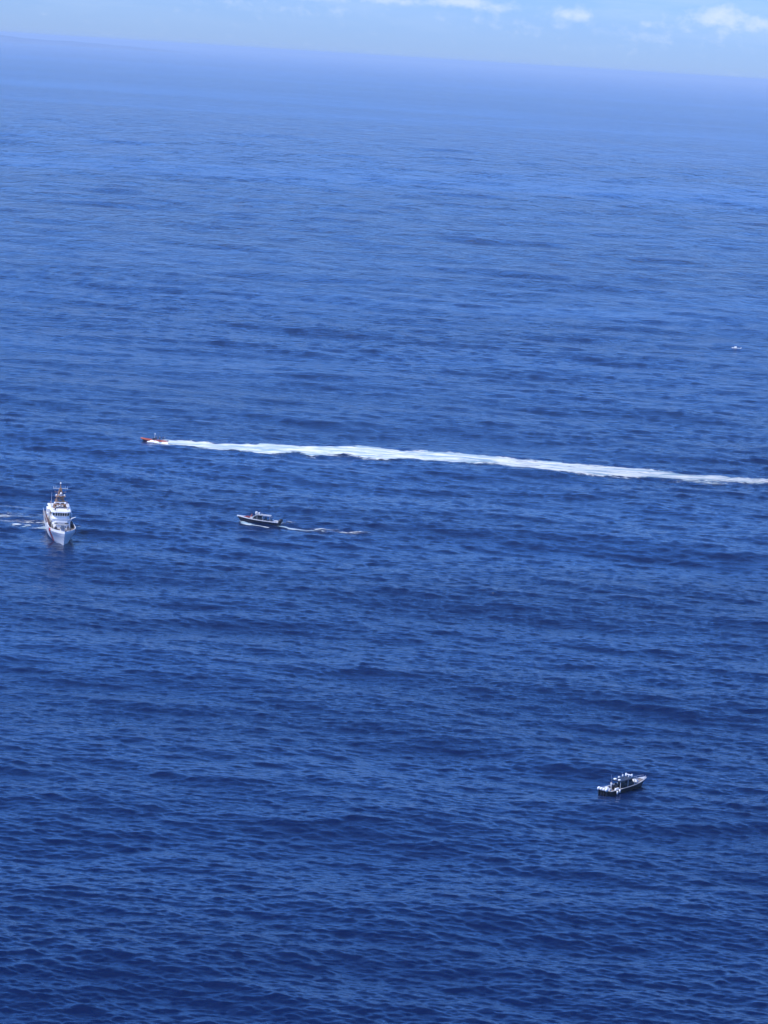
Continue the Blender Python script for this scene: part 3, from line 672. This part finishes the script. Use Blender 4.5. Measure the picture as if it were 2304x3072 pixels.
# ---------------------------------------------------------------- dark patrol boats with outboards
def patrol_boat(stern, bow, name, label, cfg):
    d = bow - stern; ang = math.atan2(d.y, d.x); Lb = 11.4
    mid = (stern + bow) / 2; T = empty(name, (mid.x, mid.y, cfg.get('z', 0.0)), ang, label, 'boat')
    T.rotation_euler = (0, -R(cfg.get('trim', 1.0)), ang); T.scale = (cfg.get('sx', 1), 1, cfg.get('sz', 1))
    def xs_(z): return 5.0 + 1.15 * max(0, z) / 1.5
    def zt(x): return 1.0 + 0.55 * max(0, (x + 3) / 9) ** 1.5
    def hb(x, z):
        q = max(0, min(1, (z + .3) / 1.6)); B = 1.25 + .38 * q
        t = max(0, min(1, (xs_(z) - x) / (8.0 - 2.5 * q)))
        return B * math.sin(math.pi / 2 * t) ** .8 * (1 if z > -.1 else .75)
    st = [-5.7, -4, -2, 0, 1.5, 2.7, 3.6, 4.3, 4.9, 5.3, 5.6, 5.85, 6.05]
    h = MB(); K = 6
    for s_ in (1, -1):
        P = []
        for x in st:
            for j in range(K):
                z = -.35 + (zt(x) + .35) * j / (K - 1); xx = min(x, xs_(z)); P.append((xx, s_ * hb(xx, z), z))
        Fc = [(i * K + j, (i + 1) * K + j, (i + 1) * K + j + 1, i * K + j + 1) for i in range(len(st) - 1) for j in range(K - 1)]
        h.add(P, Fc if s_ > 0 else [f[::-1] for f in Fc])
    h.add([(-5.7, s_ * hb(-5.7, z), z) for s_ in (1, -1) for z in (-.35, .4, 1.0)], [(0, 1, 4, 3), (1, 2, 5, 4)])
    h.build('hull', cfg['hull'], T, smooth=False)
    # gunwale cap
    for s_ in (1, -1):
        g = MB(); P = []
        for x in st:
            w = hb(x, zt(x)); P += [(x, s_ * (w + .04), zt(x) - cfg['rail']), (x, s_ * (w + .06), zt(x) + .02), (x, s_ * max(0, w - .22), zt(x) + .025), (x, s_ * max(0, w - .23), zt(x) - .35)]
        g.add(P, [(i * 4 + j, (i + 1) * 4 + j, (i + 1) * 4 + j + 1, i * 4 + j + 1) for i in range(len(st) - 1) for j in range(3)]); g.build('gunwale', cfg['cap'], T)
    dk = MB(); P = []
    for x in st[:-1]:
        z = .55 if x < 1.4 else zt(x) - .12; w = max(.02, hb(x, zt(x)) - .2); P += [(x, w, z), (x, -w, z)]
    dk.add(P, [(2 * i, 2 * i + 1, 2 * i + 3, 2 * i + 2) for i in range(len(P) // 2 - 1)]); dk.build('deck', cfg['deck'], T)
    if cfg.get('bowcap'):
        b = MB(); b.prism([(4.7, -.62), (5.9, -.05), (5.9, .05), (4.7, .62)], 1.42, lambda x, y: 1.60); b.build('bow_plate', LGREY, T)
    # console with raked windscreen
    c = MB(); c.box((0.4, 0, 1.2), (2.9, 1.9, 1.3), top=(.72, .88), sh=(-.25, 0)); con = c.build('console', cfg['con'], T)
    w = MB(); w.box((1.15, 0, 1.98), (.10, 1.55, .55), ry=-R(38)); w.build('windscreen', GLASS, con)
    for s_ in (1, -1):
        w = MB(); w.box((-.05, s_ * .86, 1.95), (1.7, .05, .42)); w.build('side_window', GLASS, con)
    # hardtop on posts
    hx0, hx1 = cfg['top']
    ht = MB(); ht.prism([(hx0, -1.15), (hx1 - .4, -1.15), (hx1, -.7), (hx1, .7), (hx1 - .4, 1.15), (hx0, 1.15)], 2.38, 2.50); top = ht.build('hardtop', cfg['topm'], T)
    for s_ in (1, -1):
        for x in (hx0 + .2, (hx0 + hx1) / 2, hx1 - .5):
            p = MB(); p.tube([(x, s_ * 1.05, 2.38), (x - .15, s_ * 1.2, .8)], .045, 6); p.build('hardtop_post', cfg['frame'], T)
        p = MB(); p.tube([(hx1 - .4, s_ * .9, 2.38), (hx1 + 1.1, s_ * .95, 1.35)], .05, 6); p.build('hardtop_brace', cfg['frame'], T)
    # seats
    for x in (-1.6, -2.8):
        for y in (-.55, .55):
            s1 = MB(); s1.box((x, y, .95), (.55, .55, .5)); s1.box((x - .28, y, 1.35), (.12, .5, .7)); s1.build('seat', BLACK, T)
    # roof gear
    for x, y, r_, hh in cfg['domes']:
        q = MB(); q.tube([(x, y, 2.5), (x, y, 2.5 + hh * .7)], r_, 12); q.ball((x, y, 2.5 + hh * .7), (r_, r_, hh * .3), 12, 5, lo=0); q.build('radome', WHITE2 if (x > .8 or hh < .33) else LGREY, top, smooth=True)
    for x, y, hh in cfg['whips']:
        q = MB(); q.tube([(x, y, 2.48), (x - .25, y, 2.5 + hh)], [.025, .012], 5); q.build('whip_antenna', LGREY, top)
    q = MB(); q.tube([(hx1 - 1.0, 0, 2.5), (hx1 - 1.0, 0, 2.95)], .09, 8); q.box((hx1 - 1.0, 0, 3.02), (.16, 1.3, .14)); q.build('radar_antenna', WHITE2, top)
    # outboards
    ne = cfg['n']
    for k in range(ne):
        y = (k - (ne - 1) / 2) * .62
        leg = MB(); leg.box((-6.05, y, .35), (.3, .2, 1.3)); leg.box((-5.8, y, .75), (.35, .3, .3)); e = leg.build('outboard_motor', BLACK, T)
        g_ = cfg.get('big', 1); cw = MB(); cw.ball((-6.1 - .05 * g_, y, 1.30), (.40 * g_, .25 * g_, .38 * g_), 12, 6, lo=-.8); cw.build('cowling', cfg['cowl'], e, smooth=True)
    for (x, y, z, sx_, sy, sz, m_, nm) in cfg.get('boxes', []):
        q = MB(); q.box((x, y, z), (sx_, sy, sz), top=(.86, .86)); q.build(nm, m_, T)
    for (x, y, z) in cfg.get('fenders', []):
        q = MB(); q.tube([(x, y, z + .36), (x, y, z + .3), (x, y, z - .3), (x, y, z - .36)], [.05, .16, .16, .05], 10); q.build('fender', WHITE2, T, smooth=True)
    # bow rail
    if cfg.get('bowrail'):
        q = MB()
        for s_ in (1, -1):
            pts = [(x, s_ * max(.05, hb(x, zt(x)) - .12), zt(x) + .5) for x in (2.2, 3.2, 4.2, 5.0, 5.6)]; q.tube(pts, .025, 5)
            for a in pts[::2]: q.tube([a, (a[0], a[1], a[2] - .5)], .02, 5)
        q.build('bow_rail', LGREY, T)
    return T
def off(p, dx, dy): return Vector((p.x + dx, p.y + dy, 0))
b2s, b2b = at(838, 1577), at(710, 1566.5); b2s = off(b2s, 0, 1.6); b2b = off(b2b, 0, 1.6)
B2 = patrol_boat(b2s, b2b, 'patrol_boat', 'dark patrol boat with white rail and dark outboards moving left with foam along its hull',
    dict(hull=NAVYH, cap=WHITE2, rail=.17, deck=DECK, con=BLACK, top=(-3.4, 0.9), topm=GREYCAP, frame=LGREY, cowl=BLACK, n=4, z=.1, trim=2.0, sx=1.06,
         domes=[(.7, .2, .36, .85), (0.2, -.6, .2, .5), (-1.0, .5, .16, .35)], whips=[(-.6, .9, .9)], big=1.35,
         boxes=[(-3.9, -.75, .95, .5, .5, .75, WHITE2, 'deck_box'), (-4.6, .5, .95, .6, .6, .7, LGREY, 'deck_box'), (2.0, .0, 1.35, .9, 1.1, .3, LGREY, 'hatch')]))
b3s, b3b = at(1818, 2382), at(1927, 2355)
B3 = patrol_boat(b3s, b3b, 'patrol_boat', 'black patrol boat with four white outboards and white roof domes lying still, no wake',
    dict(sx=1.14, sz=.92, hull=BLACK, cap=GREYCAP, rail=.07, deck=BROWNDK, con=BLACK, top=(-2.7, 2.0), topm=BLACK, frame=LGREY, cowl=WHITE2, n=4, z=0, trim=.5, bowcap=True, bowrail=True,
         domes=[(0.9, .55, .17, .8), (1.35, -.45, .16, .7), (.2, .75, .14, .6), (-1.0, .6, .22, .45), (-2.3, .45, .3, .3), (-2.2, -.5, .25, .25)],
         whips=[(.5, 1.0, .9), (-2.5, 1.05, 1.0)],
         boxes=[(2.9, -.1, 1.38, .55, 1.15, .5, WHITE2, 'bow_seat'), (-4.3, .55, .95, .6, .7, .6, WHITE2, 'deck_box'), (-4.9, -.5, .95, .5, .7, .6, LGREY, 'deck_box'), (-3.4, -1.05, 1.05, 1.0, .35, .35, WHITE2, 'side_cushion')],
         fenders=[(-3.4, -1.75, .75), (-4.1, -1.78, .55)]))
def on_boat(T, x, y, z):
    m = Matrix.Translation(T.location) @ T.rotation_euler.to_matrix().to_4x4() @ Matrix.Diagonal((*T.scale, 1)); return m @ Vector((x, y, z))
# red gear on the moving boat's foredeck and crew under the tops
def heap(T, x, y, z, r, m, name, label):
    q = MB(); P = []; n, k = 16, 7; rg = random.Random(3)
    for j in range(k):
        ph = math.pi / 2 * j / (k - 1)
        for i in range(n):
            a = 2 * math.pi * i / n; rr_ = 1 + .16 * math.sin(3 * a + j) + .1 * rg.uniform(-1, 1)
            P.append((r[0] * rr_ * math.cos(ph) * math.cos(a), r[1] * rr_ * math.cos(ph) * math.sin(a), r[2] * math.sin(ph) * (1 + .15 * math.sin(2 * a))))
    q.add(P, [(j * n + i, j * n + (i + 1) % n, (j + 1) * n + (i + 1) % n, (j + 1) * n + i) for j in range(k - 1) for i in range(n)])
    o = q.build(name, m, smooth=True); o.location = on_boat(T, x, y, z); o.rotation_euler = T.rotation_euler; props(o, label, 'gear'); return o
heap(B2, 3.1, .1, 1.1, (1.15, .75, .55), MAROON, 'covered_gear', 'dark red cloth heap on the foredeck of the moving patrol boat')
a2 = B2.rotation_euler[2]; a3 = B3.rotation_euler[2]
person(on_boat(B2, 2.0, -.45, 1.5), a2, 'sit', VEST, 'person in a red orange top sitting behind the dark red heap on the foredeck', vest=VEST, cap=None)
person(on_boat(B2, -2.2, -.3, .55), a2, 'hold', NAVYC, 'person in dark clothes standing under the grey top of the moving patrol boat', cap=CAPM)
person(on_boat(B2, -3.8, .3, .55), a2, 'stand', NAVYC, 'person in dark clothes standing aft by the outboards of the moving patrol boat', cap=CAPM)
person(on_boat(B3, -3.6, .2, .55), a3, 'hold', LGREY, 'person in pale clothes standing aft on the black patrol boat', cap=CAPM)

# ---------------------------------------------------------------- orange inflatable at speed
def rib_boat():
    s0, b0 = at(492, 1332.5), at(434, 1330); s0 = off(s0, 0, 1.3); b0 = off(b0, 0, 1.3)
    d = b0 - s0; ang = math.atan2(d.y, d.x); mid = (s0 + b0) / 2
    T = empty('inflatable_boat', (mid.x, mid.y, .15), ang, 'small orange inflatable boat with crew speeding left at the head of the long wake', 'boat')
    T.rotation_euler = (0, -R(3.0), ang); T.scale = (1.22, 1.15, 1.15)
    for s_ in (1, -1):
        q = MB(); q.tube([(-3.9, s_ * 1.0, .62), (-3.4, s_ * 1.05, .62), (0, s_ * 1.1, .66), (2.0, s_ * 1.0, .76), (3.0, s_ * .72, .9), (3.7, s_ * .32, 1.02), (3.95, 0, 1.08)], [.1, .27, .27, .27, .25, .23, .2], 12); q.build('tube_collar', ORANGE, T, smooth=True)
    h = MB(); P = []
    xs = [-3.5, -1, 1, 2.2, 3.1, 3.7]
    for x in xs:
        w = .95 if x < 1 else .95 * max(.03, 1 - ((x - 1) / 2.75) ** 1.8); zk = -.25 if x < 1 else -.25 + .95 * ((x - 1) / 2.7) ** 1.6
        P += [(x, -w, .5 + max(0, x - 1) * .14), (x, 0, zk), (x, w, .5 + max(0, x - 1) * .14)]
    h.add(P, [(i * 3 + j, (i + 1) * 3 + j, (i + 1) * 3 + j + 1, i * 3 + j + 1) for i in range(5) for j in range(2)] + [(0, 1, 2)]); h.build('hull', GREYM, T)
    q = MB(); q.box((-.4, 0, .42), (6.0, 1.7, .06)); q.build('deck', DECK, T)
    q = MB(); q.box((.5, 0, .95), (.8, .8, 1.0), top=(.7, .9), sh=(-.1, 0)); c = q.build('console', BLACK, T)
    q = MB(); q.box((.75, 0, 1.6), (.05, .75, .35), ry=-R(30)); q.build('windscreen', GLASS, c)
    q = MB()
    for s_ in (1, -1): q.tube([(-2.9, s_ * .85, .7), (-2.7, s_ * .75, 2.0)], .05, 6)
    q.tube([(-2.7, -.75, 2.0), (-2.7, .75, 2.0)], .05, 6); q.build('radar_arch', GREYM, T)
    q = MB(); q.tube([(.2, .3, 1.4), (.15, .3, 2.7)], .03, 5); q.ball((.15, .3, 2.75), .16); q.build('antenna_mast', WHITE2, T)
    for x in (-.5, -1.4):
        for y in (-.4, .4): q = MB(); q.box((x, y, .7), (.5, .4, .5)); q.build('seat', BLACK, T)
    q = MB(); q.box((-3.6, 0, .9), (.7, .9, .5), top=(.8, .8)); q.build('engine_box', GREYM, T)
    for x in (2.4,):
        q = MB(); q.box((x, 0, .78), (.9, .8, .12)); q.build('bow_locker', LGREY, T)
    G = 'crew standing in the orange inflatable'
    for x, y, po, lab, z in ((-.15, .4, 'hold', 'person in dark gear standing at the far front seat of the orange inflatable', .48), (-.5, -.4, 'hold', 'person in dark gear standing at the near front seat of the orange inflatable', .48),
                       (-1.4, .4, 'hold', 'person in dark gear standing at the far rear seat of the orange inflatable', .48), (-1.4, -.4, 'hold', 'person in dark gear standing at the near rear seat of the orange inflatable', .48),
                       (-2.3, 0, 'hold', 'person in dark gear standing aft under the arch of the orange inflatable', .45)):
        person(on_boat(T, x, y, z), ang, po, NAVYC, lab, vest=BLACK, group=G, cap=BLACK)
    return T
RB = rib_boat()
# spray curling off the inflatable's near side
def spray():
    P = []; Fc = []; n = 26; k = 7; rg = random.Random(5); q = MB()
    A = at(438, 1331); B = at(505, 1334)
    for i in range(n):
        t = i / (n - 1); h = 1.45 * math.sin(math.pi * min(1, t * 1.25 + .12)) ** .7 if t < .72 else .9
        for j in range(k):
            a = math.pi * j / (k - 1); w = 0.5 + 1.3 * t
            P.append((A.x + (B.x - A.x) * t + rg.uniform(-.12, .12), A.y + (B.y - A.y) * t - w * math.cos(a) * -1 * .8 - .5 + rg.uniform(-.1, .1), .02 + h * math.sin(a) * rg.uniform(.75, 1.1)))
    q.add(P, [(i * k + j, (i + 1) * k + j, (i + 1) * k + j + 1, i * k + j + 1) for i in range(n - 1) for j in range(k - 1)])
    for _ in range(70):
        t = rg.random(); c = (A.x + (B.x - A.x) * t, A.y - 1.1 + rg.uniform(-.8, .8), rg.uniform(.1, .75)); q.ball(c, rg.uniform(.04, .12), 6, 4)
    return q
m_ = bpy.data.materials.new('spray_white'); m_.use_nodes = True; m_.node_tree.nodes['Principled BSDF'].inputs['Base Color'].default_value = (.88, .9, .92, 1); m_.node_tree.nodes['Principled BSDF'].inputs['Roughness'].default_value = .95
props(spray().build('spray', m_, smooth=True), 'white spray thrown up along the near side of the orange inflatable', 'spray', kind='stuff')

# ---------------------------------------------------------------- tiny far white boat
def far_boat():
    p = at(2209, 1047.5); T = empty('motor_boat', (p.x, p.y, 0), math.pi - .1, 'tiny white motor boat far off near the right edge', 'boat')
    h = MB(); P = []
    xs = [-2.2, -1, .3, 1.3, 2.0, 2.4]
    for x in xs:
        w = .85 if x < .3 else .85 * max(.03, 1 - ((x - .3) / 2.15) ** 2); z = .62 + .25 * max(0, x) / 2.4
        P += [(x, -w, z), (x * .97, -w * .8, -.2), (x * .97, w * .8, -.2), (x, w, z)]
    h.add(P, [(i * 4 + j, (i + 1) * 4 + j, (i + 1) * 4 + (j + 1) % 4, i * 4 + (j + 1) % 4) for i in range(5) for j in range(4)] + [(0, 1, 2, 3)]); h.build('hull', WHITE2, T)
    c = MB(); c.box((.5, 0, 1.05), (1.4, 1.2, .75), top=(.75, .85)); cb = c.build('cabin', WHITE2, T)
    w = MB(); w.box((1.08, 0, 1.15), (.05, 1.0, .3), ry=-R(25)); w.build('windscreen', GLASS, cb)
    e = MB(); e.box((-2.35, 0, .4), (.25, .25, .9)); e.ball((-2.38, 0, .9), (.25, .2, .25)); e.build('outboard_motor', LGREY, T)
far_boat()

# ---------------------------------------------------------------- haze
hz = MB(); hz.box((0, 0, (144 - 4) / 2), (190000, 190000, 148))
hm = bpy.data.materials.new('sea_haze'); hm.use_nodes = True; nt = hm.node_tree; nt.nodes.clear()
pv = N(nt, 'ShaderNodeVolumePrincipled'); pv.inputs['Color'].default_value = (0.60, 0.79, 1.0, 1); pv.inputs['Density'].default_value = 4.3e-5; pv.inputs['Anisotropy'].default_value = 0.0
mo = N(nt, 'ShaderNodeOutputMaterial'); L(nt, pv.outputs[0], mo.inputs['Volume'])
o = hz.build('haze', hm); o['kind'] = 'stuff'; o['label'] = 'pale blue sea haze'
